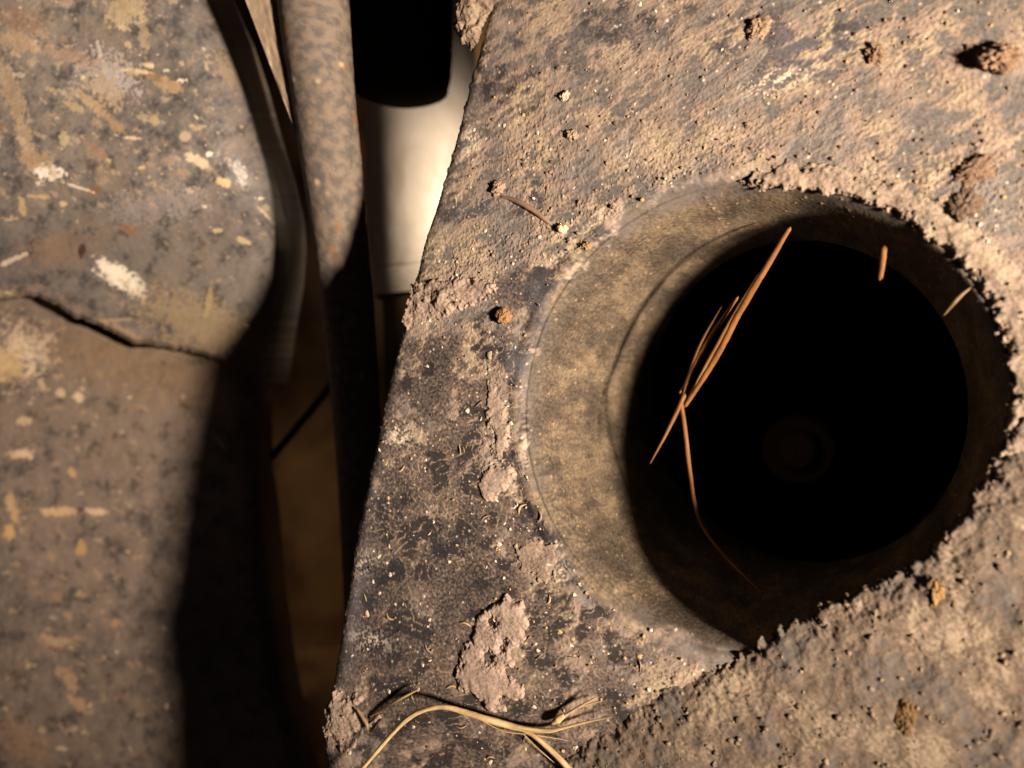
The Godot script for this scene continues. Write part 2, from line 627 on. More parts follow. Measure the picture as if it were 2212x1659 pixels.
# ---------------------------------------------------------------- dry grass
func stem_mesh(pts: PackedVector3Array, rad: PackedFloat32Array, seg: int, c0: Color, c1: Color, flat_ := 1.0) -> ArrayMesh:
	var cv := Curve3D.new()
	cv.bake_interval = 0.0004
	for i in pts.size():
		var a := pts[maxi(i - 1, 0)]
		var b := pts[mini(i + 1, pts.size() - 1)]
		var t := (b - a) / 6.0
		cv.add_point(pts[i], -t, t)
	var L := cv.get_baked_length()
	var steps := maxi(12, int(L / 0.0004))
	var P := PackedVector3Array()
	var C := PackedColorArray()
	for j in steps + 1:
		var s := float(j) / steps
		var p := cv.sample_baked(s * L, true)
		var q := cv.sample_baked(minf(s * L + 0.0004, L), true) - cv.sample_baked(maxf(s * L - 0.0004, 0.0), true)
		var z := q.normalized()
		var x := z.cross(Vector3(0.1, 0.2, 1)).normalized()
		var y := z.cross(x)
		var fr := s * (rad.size() - 1)
		var i0 := mini(int(fr), rad.size() - 2)
		var r := lerpf(rad[i0], rad[i0 + 1], fr - i0) * 0.001
		for i in seg:
			var a := TAU * i / seg
			var rib := 1.0 + 0.14 * n_grain.get_noise_2d(i * 3.1, j * 0.05) + 0.10 * n_fine.get_noise_2d(i * 0.9, j * 0.3)
			if j == 0 or j == steps:
				rib *= 0.2
			P.append(p + (x * cos(a) + y * sin(a) * flat_) * r * rib)
			C.append(c0.lerp(c1, clampf(0.5 + 1.1 * n_grain.get_noise_2d(i * 2.3, j * 0.06 + 40.0) + 0.4 * n_fine.get_noise_2d(i * 1.0, j * 0.4), 0.0, 1.0)))
	return grid_mesh(P, C, seg, steps + 1, true, [M.straw])

func stem_on_plate(list: Array, rad: Array, c0: Color, c1: Color) -> ArrayMesh:      # list of x, y, height mm
	var pts := PackedVector3Array()
	for q: Vector3 in list:
		var p := plate_uv(q.x, q.y)
		# keep the seen place while lifting it off the plate: slide along the line of sight
		var g := on_plate(p.x, p.y, 0.0)
		var view := (-g).normalized()
		pts.append(g + view * (q.z * 0.001 / view.dot(pn)))
	return stem_mesh(pts, PackedFloat32Array(rad), 10, c0, c1)

func stem_at(list: Array, rad: Array, c0: Color, c1: Color) -> ArrayMesh:      # list of x, y, depth in U
	var pts := PackedVector3Array()
	for q: Vector3 in list:
		pts.append(at(q.x, q.y, q.z))
	return stem_mesh(pts, PackedFloat32Array(rad), 8, c0, c1)

func scatter(called: String, label: String, category: String, count: int, curl: bool) -> void:
	rng.seed = 7 if curl else 8
	var mm := MultiMesh.new()
	mm.transform_format = MultiMesh.TRANSFORM_3D
	mm.use_colors = true
	if curl:
		mm.mesh = stem_mesh(PackedVector3Array([Vector3(-0.0006, 0, 0), Vector3(-0.0002, 0.00012, 0.00005), Vector3(0.0002, 0.0001, 0.00005), Vector3(0.0006, -0.00012, 0)]), PackedFloat32Array([0.03, 0.085, 0.08, 0.02]), 5, Color.WHITE, Color(0.8, 0.75, 0.7))
	else:
		mm.mesh = ball(Vector3.ONE * 0.00022, 5, 0.9, 1.6, 8, Color.WHITE, Color(0.9, 0.88, 0.85))
	var tf := []
	while tf.size() < count:
		var x := rng.randf_range(710, 1450) if rng.randf() < (0.75 if curl else 0.9) else rng.randf_range(900, 2200)
		var y := rng.randf_range(640, 1650) if rng.randf() < 0.75 else rng.randf_range(0, 1650)
		var p := plate_uv(x, y)
		var lx := lerp_line([Vector2(1075, -60), Vector2(960, 380), Vector2(872, 700), Vector2(768, 1180), Vector2(716, 1700)], y, true)
		if p.length() < HOLE_R + 2.0 or x < lx + 6.0:
			continue
		if not curl and n_big.get_noise_2d(p.x * 2.0 + 50.0, p.y * 2.0) < rng.randf_range(-0.2, 0.35):
			continue
		var h := plate_at(p.x, p.y)
		var k := lerpf(0.35, 2.0, pow(rng.randf(), 2.5))
		var b := Basis(pt, pb, pn).rotated(pn, rng.randf() * TAU)
		b = b.rotated(pt, rng.randf_range(-0.25, 0.25)) * Basis.from_scale(Vector3(1.0, rng.randf_range(-1.6, 1.6), 1.0)) if curl else b * Basis.from_scale(Vector3(1.0, rng.randf_range(0.4, 1.0), 0.35))
		tf.append(Transform3D(b.scaled_local(Vector3.ONE * k), on_plate(p.x, p.y, h + (0.05 if curl else 0.02))))
	mm.instance_count = tf.size()
	for i in tf.size():
		mm.set_instance_transform(i, tf[i])
		var q := rng.randf()
		mm.set_instance_color(i, (Color(0.36, 0.27, 0.17) if q < 0.7 else Color(0.26, 0.2, 0.16)) if curl else (Color(0.52, 0.48, 0.42) if q < 0.6 else Color(0.4, 0.3, 0.17)))
	var o := MultiMeshInstance3D.new()
	o.name = called
	o.multimesh = mm
	add_child(o, true)
	tag(o, label, category)
	o.set_meta("kind", "stuff")

func single(called: String, mesh: ArrayMesh, label: String, category: String, group := "") -> MeshInstance3D:
	var o := put(called, mesh, self)
	tag(o, label, category, group)
	return o

# ---------------------------------------------------------------- the older panels at the left
func lerp_line(line: Array, t: float, by_y: bool) -> float:
	var n := line.size()
	for i in n - 1:
		var a: Vector2 = line[i]
		var b: Vector2 = line[i + 1]
		var ta := a.y if by_y else a.x
		var tb := b.y if by_y else b.x
		if t <= tb or i == n - 2:
			var k := clampf((t - ta) / (tb - ta), -2.0, 1.5)
			return lerpf(a.x if by_y else a.y, b.x if by_y else b.y, k)
	return 0.0

# splashes and one painted sheen blob: x, y, half length, half width, tilt, colour, amount   (all on the panel's own face, mm from its corner)
func splash(list: Array, x: float, y: float, wob: float, c: Color) -> Color:
	var b: Array = buckets.get(Vector2i(floori(x / 32.0), floori(y / 32.0)), [])
	for f: Array in b:
		var dx: float = x - f[0]
		var dy: float = y - f[1]
		var p: float = (dx * f[4] + dy * f[5]) / f[2]
		var q: float = (dy * f[4] - dx * f[5]) / f[3]
		var d: float = sqrt(p * p + q * q) + wob * f[8]
		if d < 1.0:
			c = c.lerp(f[6], f[7] * smoothstep(1.0, 0.72, d))
	return c

var crumb_spots := PackedVector3Array()
var buckets := {}
func sort_splashes(list: Array) -> void:
	buckets = {}
	for f: Array in list:
		var r: float = maxf(f[2], f[3]) * 1.7
		for j in range(floori((f[1] - r) / 32.0), floori((f[1] + r) / 32.0) + 1):
			for i in range(floori((f[0] - r) / 32.0), floori((f[0] + r) / 32.0) + 1):
				var k := Vector2i(i, j)
				if not buckets.has(k):
					buckets[k] = []
				buckets[k].append(f)

func sp(x: float, y: float, a: float, b: float, deg: float, c: Color, amt: float, wob := 0.35) -> Array:
	return [x, y, a, b, cos(deg_to_rad(deg)), sin(deg_to_rad(deg)), c, amt, wob]

func dusty(x: float, y: float, s: float, list: Array, seed_: float) -> Color:
	var big := n_big.get_noise_2d(x * s * 0.6 + seed_, y * s * 0.6)
	var c := n_cov.get_noise_2d(x * s + seed_, y * s)
	var f := n_fine.get_noise_2d(x * s * 0.7, y * s * 0.7 + seed_)
	var base := Color(0.086, 0.083, 0.086).lerp(Color(0.175, 0.157, 0.143), smoothstep(-0.7, 0.7, 0.8 * c + 0.8 * big + 0.45 * f))
	base = base.lerp(Color(0.20, 0.162, 0.12), 0.35 * smoothstep(0.1, 0.6, n_col.get_noise_2d(x * s + seed_, y * s * 1.2)))
	base = base.lerp(Color(0.034, 0.032, 0.033), 0.5 * smoothstep(0.15, 0.6, -c - 0.4 * f))
	return splash(list, x, y, 0.8 * n_grain.get_noise_2d(x * 0.07 + seed_, y * 0.07) + 0.7 * n_cov.get_noise_2d(x * 0.12, y * 0.12 + seed_), base)

func random_splashes(list: Array, count: int, x0: float, x1: float, y0: float, y1: float, smin: float, smax: float, deg: float, seed_: int) -> void:
	rng.seed = seed_
	for i in count:
		var s := lerpf(smin, smax, pow(rng.randf(), 3.5))
		var k := rng.randf()
		var c := Color(0.32, 0.26, 0.19)
		if k > 0.93:
			c = Color(0.66, 0.6, 0.5)
		elif k > 0.80:
			c = Color(0.42, 0.35, 0.24)
		elif k > 0.74:
			c = Color(0.18, 0.12, 0.08)
		elif k > 0.45:
			c = Color(0.25, 0.19, 0.14)
		list.append(sp(lerpf(x0, x1, rng.randf()), lerpf(y0, y1, rng.randf()), s, s * rng.randf_range(0.2, 0.75), deg + rng.randf_range(-35, 35), c, rng.randf_range(0.25, 0.8), 0.9))

const LIP := [Vector2(-300, 640), Vector2(0, 646), Vector2(40, 640), Vector2(70, 640), Vector2(110, 660), Vector2(150, 685), Vector2(190, 697), Vector2(240, 722), Vector2(280, 742), Vector2(330, 748), Vector2(390, 758), Vector2(430, 767), Vector2(480, 784), Vector2(520, 800), Vector2(560, 824), Vector2(640, 850)]

func build_upper_panel() -> void:
	var o := at(0, 400, 1.55)
	var root := thing("speckled_panel", "speckled grey sheet panel with rounded right edge and torn lower lip", "panel", o)
	var right := [Vector2(405, -300), Vector2(452, 0), Vector2(497, 100), Vector2(530, 200), Vector2(558, 300), Vector2(588, 400), Vector2(606, 480), Vector2(610, 540), Vector2(604, 620), Vector2(590, 700), Vector2(575, 800), Vector2(560, 900)]
	var list := [
		sp(262, 602, 72, 26, 33, Color(0.74, 0.7, 0.6), 0.95, 0.5), sp(105, 372, 40, 18, 12, Color(0.68, 0.64, 0.56), 0.9, 0.6), sp(232, 165, 70, 50, 20, Color(0.34, 0.32, 0.33), 0.75, 1.0), sp(225, 195, 60, 30, 30, Color(0.3, 0.24, 0.17), 0.7, 0.8),
		sp(362, 183, 42, 17, 22, Color(0.31, 0.23, 0.15), 0.9, 0.4), sp(330, 165, 26, 10, 20, Color(0.2, 0.13, 0.085), 0.9, 0.4), sp(428, 348, 36, 13, 25, Color(0.5, 0.43, 0.31), 0.85, 0.4), sp(483, 395, 20, 11, 28, Color(0.48, 0.39, 0.22), 0.9, 0.3),
		sp(200, 410, 26, 10, 8, Color(0.17, 0.10, 0.065), 0.9, 0.3), sp(278, 495, 24, 11, 12, Color(0.2, 0.12, 0.075), 0.9, 0.3), sp(270, 20, 40, 50, 60, Color(0.38, 0.31, 0.19), 0.65, 0.8), sp(310, 70, 12, 50, 0, Color(0.38, 0.31, 0.19), 0.5, 0.8),
		sp(45, 45, 60, 30, 20, Color(0.19, 0.12, 0.08), 0.6, 0.8), sp(40, 90, 60, 26, 10, Color(0.3, 0.22, 0.15), 0.7, 0.8), sp(150, 120, 90, 16, 15, Color(0.28, 0.2, 0.15), 0.6, 0.7), sp(25, 200, 22, 90, -20, Color(0.3, 0.23, 0.16), 0.7, 0.7), sp(55, 310, 20, 70, -12, Color(0.3, 0.23, 0.16), 0.7, 0.7), sp(75, 345, 40, 22, 0, Color(0.28, 0.2, 0.13), 0.8, 0.6),
		sp(400, 295, 14, 13, 0, Color(0.36, 0.3, 0.22), 0.9, 0.2), sp(452, 333, 8, 7, 0, Color(0.7, 0.66, 0.58), 0.9, 0.2), sp(294, 154, 34, 6, 6, Color(0.5, 0.4, 0.25), 0.9, 0.3), sp(322, 141, 14, 7, 10, Color(0.5, 0.42, 0.28), 0.9, 0.3), sp(335, 262, 14, 11, 70, Color(0.4, 0.32, 0.21), 0.8, 0.5), sp(140, 300, 13, 20, 0, Color(0.36, 0.31, 0.2), 0.8, 0.6),
		sp(285, 298, 22, 4, 5, Color(0.55, 0.45, 0.3), 0.9, 0.3), sp(305, 362, 10, 4, -10, Color(0.46, 0.35, 0.2), 0.9, 0.3), sp(210, 330, 45, 14, 45, Color(0.25, 0.17, 0.12), 0.7, 0.6), sp(200, 225, 46, 14, 40, Color(0.33, 0.25, 0.16), 0.8, 0.6), sp(250, 270, 30, 11, 45, Color(0.3, 0.21, 0.12), 0.8, 0.6), sp(160, 230, 30, 10, 25, Color(0.33, 0.26, 0.17), 0.8, 0.5), sp(85, 425, 30, 5, 3, Color(0.42, 0.32, 0.18), 0.8, 0.4), sp(48, 445, 8, 26, -10, Color(0.42, 0.32, 0.18), 0.8, 0.5), sp(137, 440, 9, 7, 0, Color(0.5, 0.4, 0.22), 0.9, 0.3),
		sp(470, 498, 14, 6, 0, Color(0.46, 0.39, 0.24), 0.9, 0.3), sp(525, 520, 22, 7, 20, Color(0.42, 0.35, 0.22), 0.9, 0.4), sp(345, 440, 110, 40, -8, Color(0.27, 0.25, 0.26), 0.5, 1.0), sp(440, 700, 170, 55, 20, Color(0.3, 0.235, 0.14), 0.65, 1.0), sp(450, 650, 8, 40, 10, Color(0.36, 0.29, 0.15), 0.7, 0.4), sp(120, 540, 90, 40, -10, Color(0.2, 0.14, 0.1), 0.6, 0.9), sp(178, 540, 8, 22, 10, Color(0.05, 0.025, 0.015), 0.9, 0.5), sp(40, 650, 60, 18, 20, Color(0.36, 0.28, 0.19), 0.7, 0.7), sp(260, 715, 60, 12, 25, Color(0.33, 0.25, 0.18), 0.7, 0.6),  # the wide bluish-grey blob is sheen painted onto the panel
		sp(30, 560, 46, 6, -24, Color(0.6, 0.52, 0.42), 0.7, 0.4), sp(33, 640, 28, 5, 25, Color(0.62, 0.55, 0.44), 0.8, 0.4), sp(230, 693, 80, 5, -4, Color(0.4, 0.32, 0.2), 0.6, 0.4), sp(215, 110, 6, 26, -15, Color(0.4, 0.37, 0.34), 0.8, 0.3), sp(170, 405, 36, 4, 18, Color(0.6, 0.54, 0.44), 0.8, 0.4), sp(570, 460, 22, 4, 45, Color(0.45, 0.35, 0.22), 0.7, 0.4), sp(505, 150, 50, 40, 50, Color(0.27, 0.21, 0.14), 0.5, 0.9),
	]
	random_splashes(list, 1300, -150, 470, -150, 480, 1.4, 15, 28, 41)
	random_splashes(list, 200, 300, 600, 200, 760, 1.6, 11, 28, 42)
	sort_splashes(list)
	var w := 330
	var h := 360
	var extra := 26
	var P := PackedVector3Array()
	var C := PackedColorArray()
	var W := w + extra
	for j in h:
		var q := float(j) / (h - 1)
		for i in W:
			var pp := minf(float(i) / (w - 1), 1.0)
			var y0 := lerpf(-300, 830, q)
			var x := lerpf(-300, lerp_line(right, y0, true), pp)
			var jag := 5.0 * n_cov.get_noise_2d(x * 0.12, 3.0) + 2.5 * n_fine.get_noise_2d(x * 0.12, 8.0)
			var y := lerpf(-300, lerp_line(LIP, x, false) + jag, q)
			var x1 := lerpf(-300, lerp_line(right, y, true), pp)
			x = x1
			var edge := (lerp_line(right, y, true) - x)
			var d := 1.43 + 0.33 * pow(clampf((y - 330.0) / 430.0, 0.0, 2.0), 1.6) + 0.00006 * (y - 400) + 0.03 * n_big.get_noise_2d(x * 0.02, y * 0.02 + 30.0)
			# rounded right shoulder and the drop towards the lower right corner
			var bw := 120.0
			if edge < bw:
				var e := 1.0 - edge / bw
				d += 0.085 * (1.0 - sqrt(maxf(0.0, 1.0 - e * e * 0.98)))
			var low_in := clampf((x + 1.1 * (y - 560)) / 330.0 - 1.15, 0.0, 2.0)
			d += 0.03 * low_in * low_in
			d += 0.0005 * n_fine.get_noise_2d(x * 0.06, y * 0.06) + 0.0015 * n_cov.get_noise_2d(x * 0.06, y * 0.06)
			var xx := x
			if i >= w:
				var k := float(i - w + 1) / extra      # the folded side going back
				d += 0.05 + 0.20 * k
				xx += 46.0 * sqrt(k) + 6.0 * k
				d -= 0.05 * (1.0 - minf(1.0, k * 6.0))
			if j >= h - 3:
				d += 0.012 * (j - h + 4)
			P.append(at(xx, y, d))
			var c := dusty(x, y, 0.055, list, 11.0)
			if j > h - 12:
				c = c.lerp(Color(0.3, 0.22, 0.16), 0.45 * (0.5 + n_cov.get_noise_2d(x * 0.1, y * 0.1)))
			C.append(c)
	put("panel_face", grid_mesh(P, C, W, h, false, [M.panel]), root)

func build_lower_panel() -> void:
	var o := at(200, 1200, 1.75)
	var root := thing("lower_panel", "brown grey box panel below the torn lip, mostly in shadow", "panel", o)
	var right := [Vector2(585, 400), Vector2(590, 800), Vector2(604, 900), Vector2(618, 1100), Vector2(640, 1300), Vector2(665, 1450), Vector2(705, 1659), Vector2(770, 2000)]
	var list := [
		sp(45, 760, 62, 62, 20, Color(0.6, 0.55, 0.46), 0.9, 1.3), sp(20, 790, 40, 40, 0, Color(0.42, 0.34, 0.2), 0.8, 0.8), sp(95, 740, 40, 8, -40, Color(0.55, 0.5, 0.42), 0.8, 0.5), sp(170, 928 - 70, 14, 12, 0, Color(0.5, 0.44, 0.34), 0.9, 0.5),
		sp(45, 980, 34, 11, -4, Color(0.5, 0.42, 0.32), 0.9, 0.5), sp(50, 908, 22, 12, 0, Color(0.42, 0.35, 0.26), 0.9, 0.5), sp(130, 850, 12, 12, 0, Color(0.46, 0.4, 0.3), 0.9, 0.4), sp(155, 1020, 14, 9, 60, Color(0.44, 0.34, 0.2), 0.8, 0.4), sp(130, 1105, 46, 11, 4, Color(0.44, 0.35, 0.24), 0.9, 0.6), sp(205, 1106, 30, 8, 4, Color(0.5, 0.42, 0.32), 0.9, 0.5),
		sp(30, 1100, 12, 40, -20, Color(0.4, 0.31, 0.19), 0.8, 0.6), sp(175, 1186, 11, 18, 0, Color(0.36, 0.28, 0.14), 0.9, 0.5), sp(120, 1385, 40, 14, 20, Color(0.36, 0.28, 0.2), 0.8, 0.8), sp(150, 1470, 40, 16, 50, Color(0.34, 0.26, 0.19), 0.8, 0.8), sp(170, 1520, 36, 14, 30, Color(0.36, 0.27, 0.19), 0.8, 0.6), sp(50, 1600, 80, 40, 40, Color(0.27, 0.2, 0.14), 0.6, 1.0), sp(250, 1345, 14, 12, 0, Color(0.3, 0.22, 0.15), 0.8, 0.9),
		sp(300, 790, 300, 70, 16, Color(0.19, 0.14, 0.085), 0.5, 1.0), sp(20, 1150, 14, 20, 0, Color(0.45, 0.34, 0.15), 0.8, 0.5), sp(475, 955, 20, 3, 55, Color(0.45, 0.32, 0.22), 0.8, 0.2),
	]
	random_splashes(list, 800, -150, 330, 800, 1750, 1.4, 14, 20, 51)
	random_splashes(list, 260, -100, 420, 700, 1750, 1.5, 7, 90, 52)
	sort_splashes(list)
	var w := 310
	var h := 380
	var extra := 24
	var W := w + extra
	var P := PackedVector3Array()
	var C := PackedColorArray()
	for j in h:
		var q := float(j) / (h - 1)
		var y := lerpf(560, 2000, q)
		var xr := lerp_line(right, y, true)
		for i in W:
			var pp := minf(float(i) / (w - 1), 1.0)
			var x := lerpf(-300, xr - 60.0, pp)
			var gap := lerpf(3.5, 12.0, smoothstep(48.0, 80.0, x) * smoothstep(330.0, 262.0, x)) + 2.0 * n_cov.get_noise_2d(x * 0.15, 5.0)
			y = lerpf(lerp_line(LIP, x, false) + gap, 2000, q)
			var d := 1.86 - 0.00004 * (y - 1100) + 0.03 * n_big.get_noise_2d(x * 0.02 + 50.0, y * 0.02)
			d += 0.0005 * n_fine.get_noise_2d(x * 0.06, y * 0.06) + 0.0018 * n_cov.get_noise_2d(x * 0.06, y * 0.06 + 70.0)
			var e := clampf(1.0 - (xr - 60.0 - x) / 60.0, 0.0, 1.0)
			d += 0.03 * (1.0 - sqrt(maxf(0.0, 1.0 - e * e * 0.98)))
			if i >= w:
				var k := float(i - w + 1) / extra
				x += 60.0 * sqrt(k)
				d += 0.30 * k
			P.append(at(x, y, d))
			C.append(dusty(x, y, 0.055, list, 77.0) * Color(0.92, 0.84, 0.78))
	put("panel_face", grid_mesh(P, C, W, h, false, [M.panel]), root)

# a tube through places seen at x, y, depth, radius (as seen)
func tube_through(list: Array, seg: int, steps: int, fn: Callable, m: Material = null) -> ArrayMesh:
	var P := PackedVector3Array()
	var C := PackedColorArray()
	var cv := Curve3D.new()
	var rr := PackedFloat32Array()
	for i in list.size():
		var q: Vector4 = list[i]
		var a: Vector4 = list[maxi(i - 1, 0)]
		var b: Vector4 = list[mini(i + 1, list.size() - 1)]
		var t := (at(b.x, b.y, b.z) - at(a.x, a.y, a.z)) / 6.0
		cv.add_point(at(q.x, q.y, q.z), -t, t)
		rr.append(q.w * q.z * U / FX)
	for j in steps + 1:
		var f := float(j) / steps * (list.size() - 1)
		var k := mini(int(f), list.size() - 2)
		var p := cv.sample(k, f - k)
		var z := (cv.sample(k, minf(f - k + 0.02, 1.0)) - cv.sample(k, maxf(f - k - 0.02, 0.0))).normalized()
		var x := z.cross(Vector3(0, 0, 1)).normalized()
		var y := z.cross(x)
		var r := lerpf(rr[k], rr[k + 1], smoothstep(0.0, 1.0, f - k))
		for i in seg:
			var a := TAU * i / seg
			var got: Array = fn.call(a, float(j) / steps)      # radius factor, colour
			P.append(p + (x * cos(a) + y * sin(a)) * r * got[0])
			C.append(got[1])
	return grid_mesh(P, C, seg, steps + 1, true, [m if m else M.panel], PackedByteArray(), PackedByteArray(), true)

# ----------------------------------------------------------------
func _ready() -> void:
	# camera
	var cam := Camera3D.new()
	cam.name = "camera"
	cam.near = 0.01
	cam.far = 6.0
	cam_attr = CameraAttributesPhysical.new()
	cam_attr.frustum_focal_length = 12.0 / (829.5 / FX)
	cam_attr.frustum_focus_distance = U * 1.13
	cam_attr.frustum_near = 0.01
	cam_attr.frustum_far = 6.0
	cam_attr.exposure_aperture = 12.5
	cam.attributes = cam_attr
	add_child(cam)
	cam.fov = rad_to_deg(2.0 * atan(829.5 / FX))
	cam.current = true
	# darkness round the lamp
	var we := WorldEnvironment.new()
	var env := Environment.new()
	env.background_mode = Environment.BG_COLOR
	env.background_color = Color(0.135, 0.105, 0.10)
	env.tonemap_mode = Environment.TONE_MAPPER_LINEAR
	env.tonemap_exposure = 1.0
	env.sdfgi_enabled = true
	env.ssao_enabled = true
	env.ssil_enabled = true
	we.environment = env
	add_child(we)
	# the hand lamp at the right, beside the lens
	var lamp := SpotLight3D.new()
	lamp.name = "hand_lamp"
	lamp.light_color = Color(1.0, 0.893, 0.785)
	lamp.light_energy = 0.42
	lamp.light_size = 0.017
	lamp.spot_range = 4.0
	lamp.spot_attenuation = 2.0
	lamp.spot_angle = 31.0
	lamp.spot_angle_attenuation = 1.0
	lamp.shadow_enabled = true
	add_child(lamp)
	lamp.look_at_from_position(Vector3(1.46, -0.37, 0.85) * U, at(420, 300, 1.45), Vector3.UP)
	# an added, unseen spot behind the arm that brightens the pale tube
	var added_back_spot := SpotLight3D.new()
	added_back_spot.name = "added_back_light"
	added_back_spot.light_color = Color(1.0, 0.90, 0.79)
	added_back_spot.light_energy = 0.0088
	added_back_spot.light_size = 0.006
	added_back_spot.spot_range = 3.0
	added_back_spot.spot_attenuation = 2.0
	added_back_spot.spot_angle = 38.0
	added_back_spot.spot_angle_attenuation = 1.0
	added_back_spot.shadow_enabled = true
	add_child(added_back_spot)
	added_back_spot.look_at_from_position(Vector3(0.16, 0.36, -1.66) * U, at(890, 440, 2.05), Vector3.UP)

	# another added, unseen spot, weak, to brighten the floor beyond the panels
	var added_floor_spot := SpotLight3D.new()
	added_floor_spot.name = "added_floor_spot"
	added_floor_spot.light_color = Color(1.0, 0.84, 0.62)
	added_floor_spot.light_energy = 0.0052
	added_floor_spot.light_size = 0.01
	added_floor_spot.spot_range = 3.0
	added_floor_spot.spot_attenuation = 2.0
	added_floor_spot.spot_angle = 40.0
	added_floor_spot.spot_angle_attenuation = 1.0
	added_floor_spot.shadow_enabled = true
	add_child(added_floor_spot)
	added_floor_spot.look_at_from_position(Vector3(-0.1, -0.55, -2.3) * U, at(700, 1230, 3.6), Vector3.UP)

	pn = Vector3(-0.40, 0.05, 0.915).normalized()
	pt = Vector3.UP.cross(pn).normalized()
	pb = pn.cross(pt)
	pc = at(1604, 893, 1.005)
	n_big = noise(0.045, 3, 3)
	n_cov = noise(0.30, 4, 7)
	n_mid = noise(0.11, 3, 57)
	n_soft = noise(0.45, 2, 61)
	n_fine = noise(1.7, 3, 12)
	n_str = noise(0.33, 3, 19)
	n_web = noise(0.36, 2, 23, FastNoiseLite.TYPE_SIMPLEX_SMOOTH, true)
	n_col = noise(0.085, 5, 29)
	n_grain = noise(1.25, 2, 31)
	n_cell = noise(1.05, 1, 37, FastNoiseLite.TYPE_CELLULAR)
	n_cell.cellular_jitter = 1.0
	n_cell.cellular_return_type = FastNoiseLite.RETURN_DISTANCE
	n_chip = noise(0.38, 1, 43, FastNoiseLite.TYPE_CELLULAR)
	n_chip.cellular_return_type = FastNoiseLite.RETURN_CELL_VALUE
	n_cval = noise(1.05, 1, 37, FastNoiseLite.TYPE_CELLULAR)
	n_cval.cellular_jitter = 1.0
	n_cval.cellular_return_type = FastNoiseLite.RETURN_CELL_VALUE
	M = {
		"mud": mat(0.95, 0.2), "paint": mat(0.42, 0.5), "sleeve": mat(0.7, 0.35), "dull": mat(0.9, 0.2),
		"panel": mat(0.44, 0.5), "straw": mat(0.6, 0.35), "black": mat(1.0, 0.0), "rough": mat(0.75, 0.3),
	}
	build_plate_data()

	# the floor far below
	var gp := PackedVector3Array()
	var gc := PackedColorArray()
	var gw := 300
	for j in gw:
		for i in gw:
			var x := lerpf(-0.7, 0.7, float(i) / (gw - 1))
			var y := lerpf(0.6, -0.6, float(j) / (gw - 1))
			gp.append(Vector3(x, y, -3.6 * U + 0.03 * smoothstep(-0.122, -0.128, y + 0.004 * n_cov.get_noise_2d(x * 30.0, 2.0)) + 0.012 * n_cov.get_noise_2d(x * 60.0, y * 60.0)))
			gc.append(Color(0.17, 0.11, 0.065) * (1.0 + 1.3 * n_cov.get_noise_2d(x * 40.0, y * 40.0 + 5.0)))
	var ground := put("ground", grid_mesh(gp, gc, gw, gw, false, [M.dull]), self)
	ground.set_meta("kind", "structure")

	build_plate()
	build_upper_panel()
	build_lower_panel()

	# rod between the panels and the arm
	var rust := func(a: float, s: float) -> Array:
		var p := Vector3(cos(a) * 7.0, s * 200.0, sin(a) * 7.0)
		var c := n_cov.get_noise_3dv(p)
		var f := n_fine.get_noise_3dv(p * 0.7)
		var k := Color(0.085, 0.077, 0.072).lerp(Color(0.16, 0.132, 0.108), smoothstep(-0.35, 0.5, c + 0.4 * f + 0.1))
		k = k.lerp(Color(0.18, 0.09, 0.04), 0.6 * smoothstep(0.3, 0.6, n_col.get_noise_3dv(p * 1.4)))
		if n_cval.get_noise_3dv(p * 0.35) > 0.78:
			k = k.lerp(Color(0.45, 0.36, 0.24), 0.8 * smoothstep(-0.6, -0.95, n_cell.get_noise_3dv(p * 0.35)))
		return [1.0 + 0.005 * f + 0.012 * c, k]
	single("tie_rod", tube_through([Vector4(655, -280, 1.30, 84), Vector4(676, 0, 1.33, 76), Vector4(706, 270, 1.37, 66), Vector4(742, 570, 1.46, 58), Vector4(768, 860, 1.60, 52), Vector4(784, 1160, 1.75, 47), Vector4(796, 1560, 1.9, 42)], 90, 420, rust, M.rough), "rusty brown round rod between the speckled panel and the arm", "rod")

	# pale tube and a near-black tube in front of it
	var pale := func(a: float, s: float) -> Array:
		var f := n_cov.get_noise_3d(cos(a) * 5.0, s * 60.0, sin(a) * 5.0)
		var g := 1.0
		if absf(s - 0.772) < 0.008:
			g = 0.965
		return [g + 0.003 * f, Color(0.66, 0.61, 0.54).lerp(Color(0.34, 0.26, 0.19), clampf(0.5 * smoothstep(0.0, 0.8, n_mid.get_noise_3d(cos(a) * 24.0, s * 60.0, sin(a) * 24.0) + 0.5 * f), 0.0, 0.7)) * (1.0 + 0.2 * f)]
	var shock := thing("shock_absorber", "pale cream shock absorber tube seen past the arm's edge", "shock absorber", at(905, 300, 2.3))
	put("tube", tube_through([Vector4(895, -400, 2.1, 122), Vector4(905, 100, 2.1, 121), Vector4(912, 400, 2.1, 117), Vector4(916, 578, 2.1, 112), Vector4(918, 640, 2.1, 108)], 80, 240, pale), shock)
	var dark_fn := func(a: float, s: float) -> Array:
		return [1.0 + 0.01 * n_cov.get_noise_2d(a * 4.0, s * 20.0), Color(0.022, 0.016, 0.010)]
	put("lower_mount", tube_through([Vector4(918, 640, 2.1, 92), Vector4(918, 720, 2.1, 88), Vector4(915, 900, 2.12, 80), Vector4(905, 1100, 2.15, 70)], 48, 40, func(a: float, s: float) -> Array: return [1.0, Color(0.10, 0.06, 0.03)]), shock)
	single("dark_tube", tube_through([Vector4(868, -400, 1.72, 112), Vector4(868, 60, 1.72, 109), Vector4(868, 150, 1.72, 107), Vector4(868, 195, 1.72, 100), Vector4(868, 214, 1.72, 60), Vector4(868, 216, 1.72, 4)], 64, 90, dark_fn, M.black), "black round-ended tube hanging in front of the pale tube", "rubber boot")

	# brown strip behind the panel's fold
	var bp := PackedVector3Array()
	var bc := PackedColorArray()
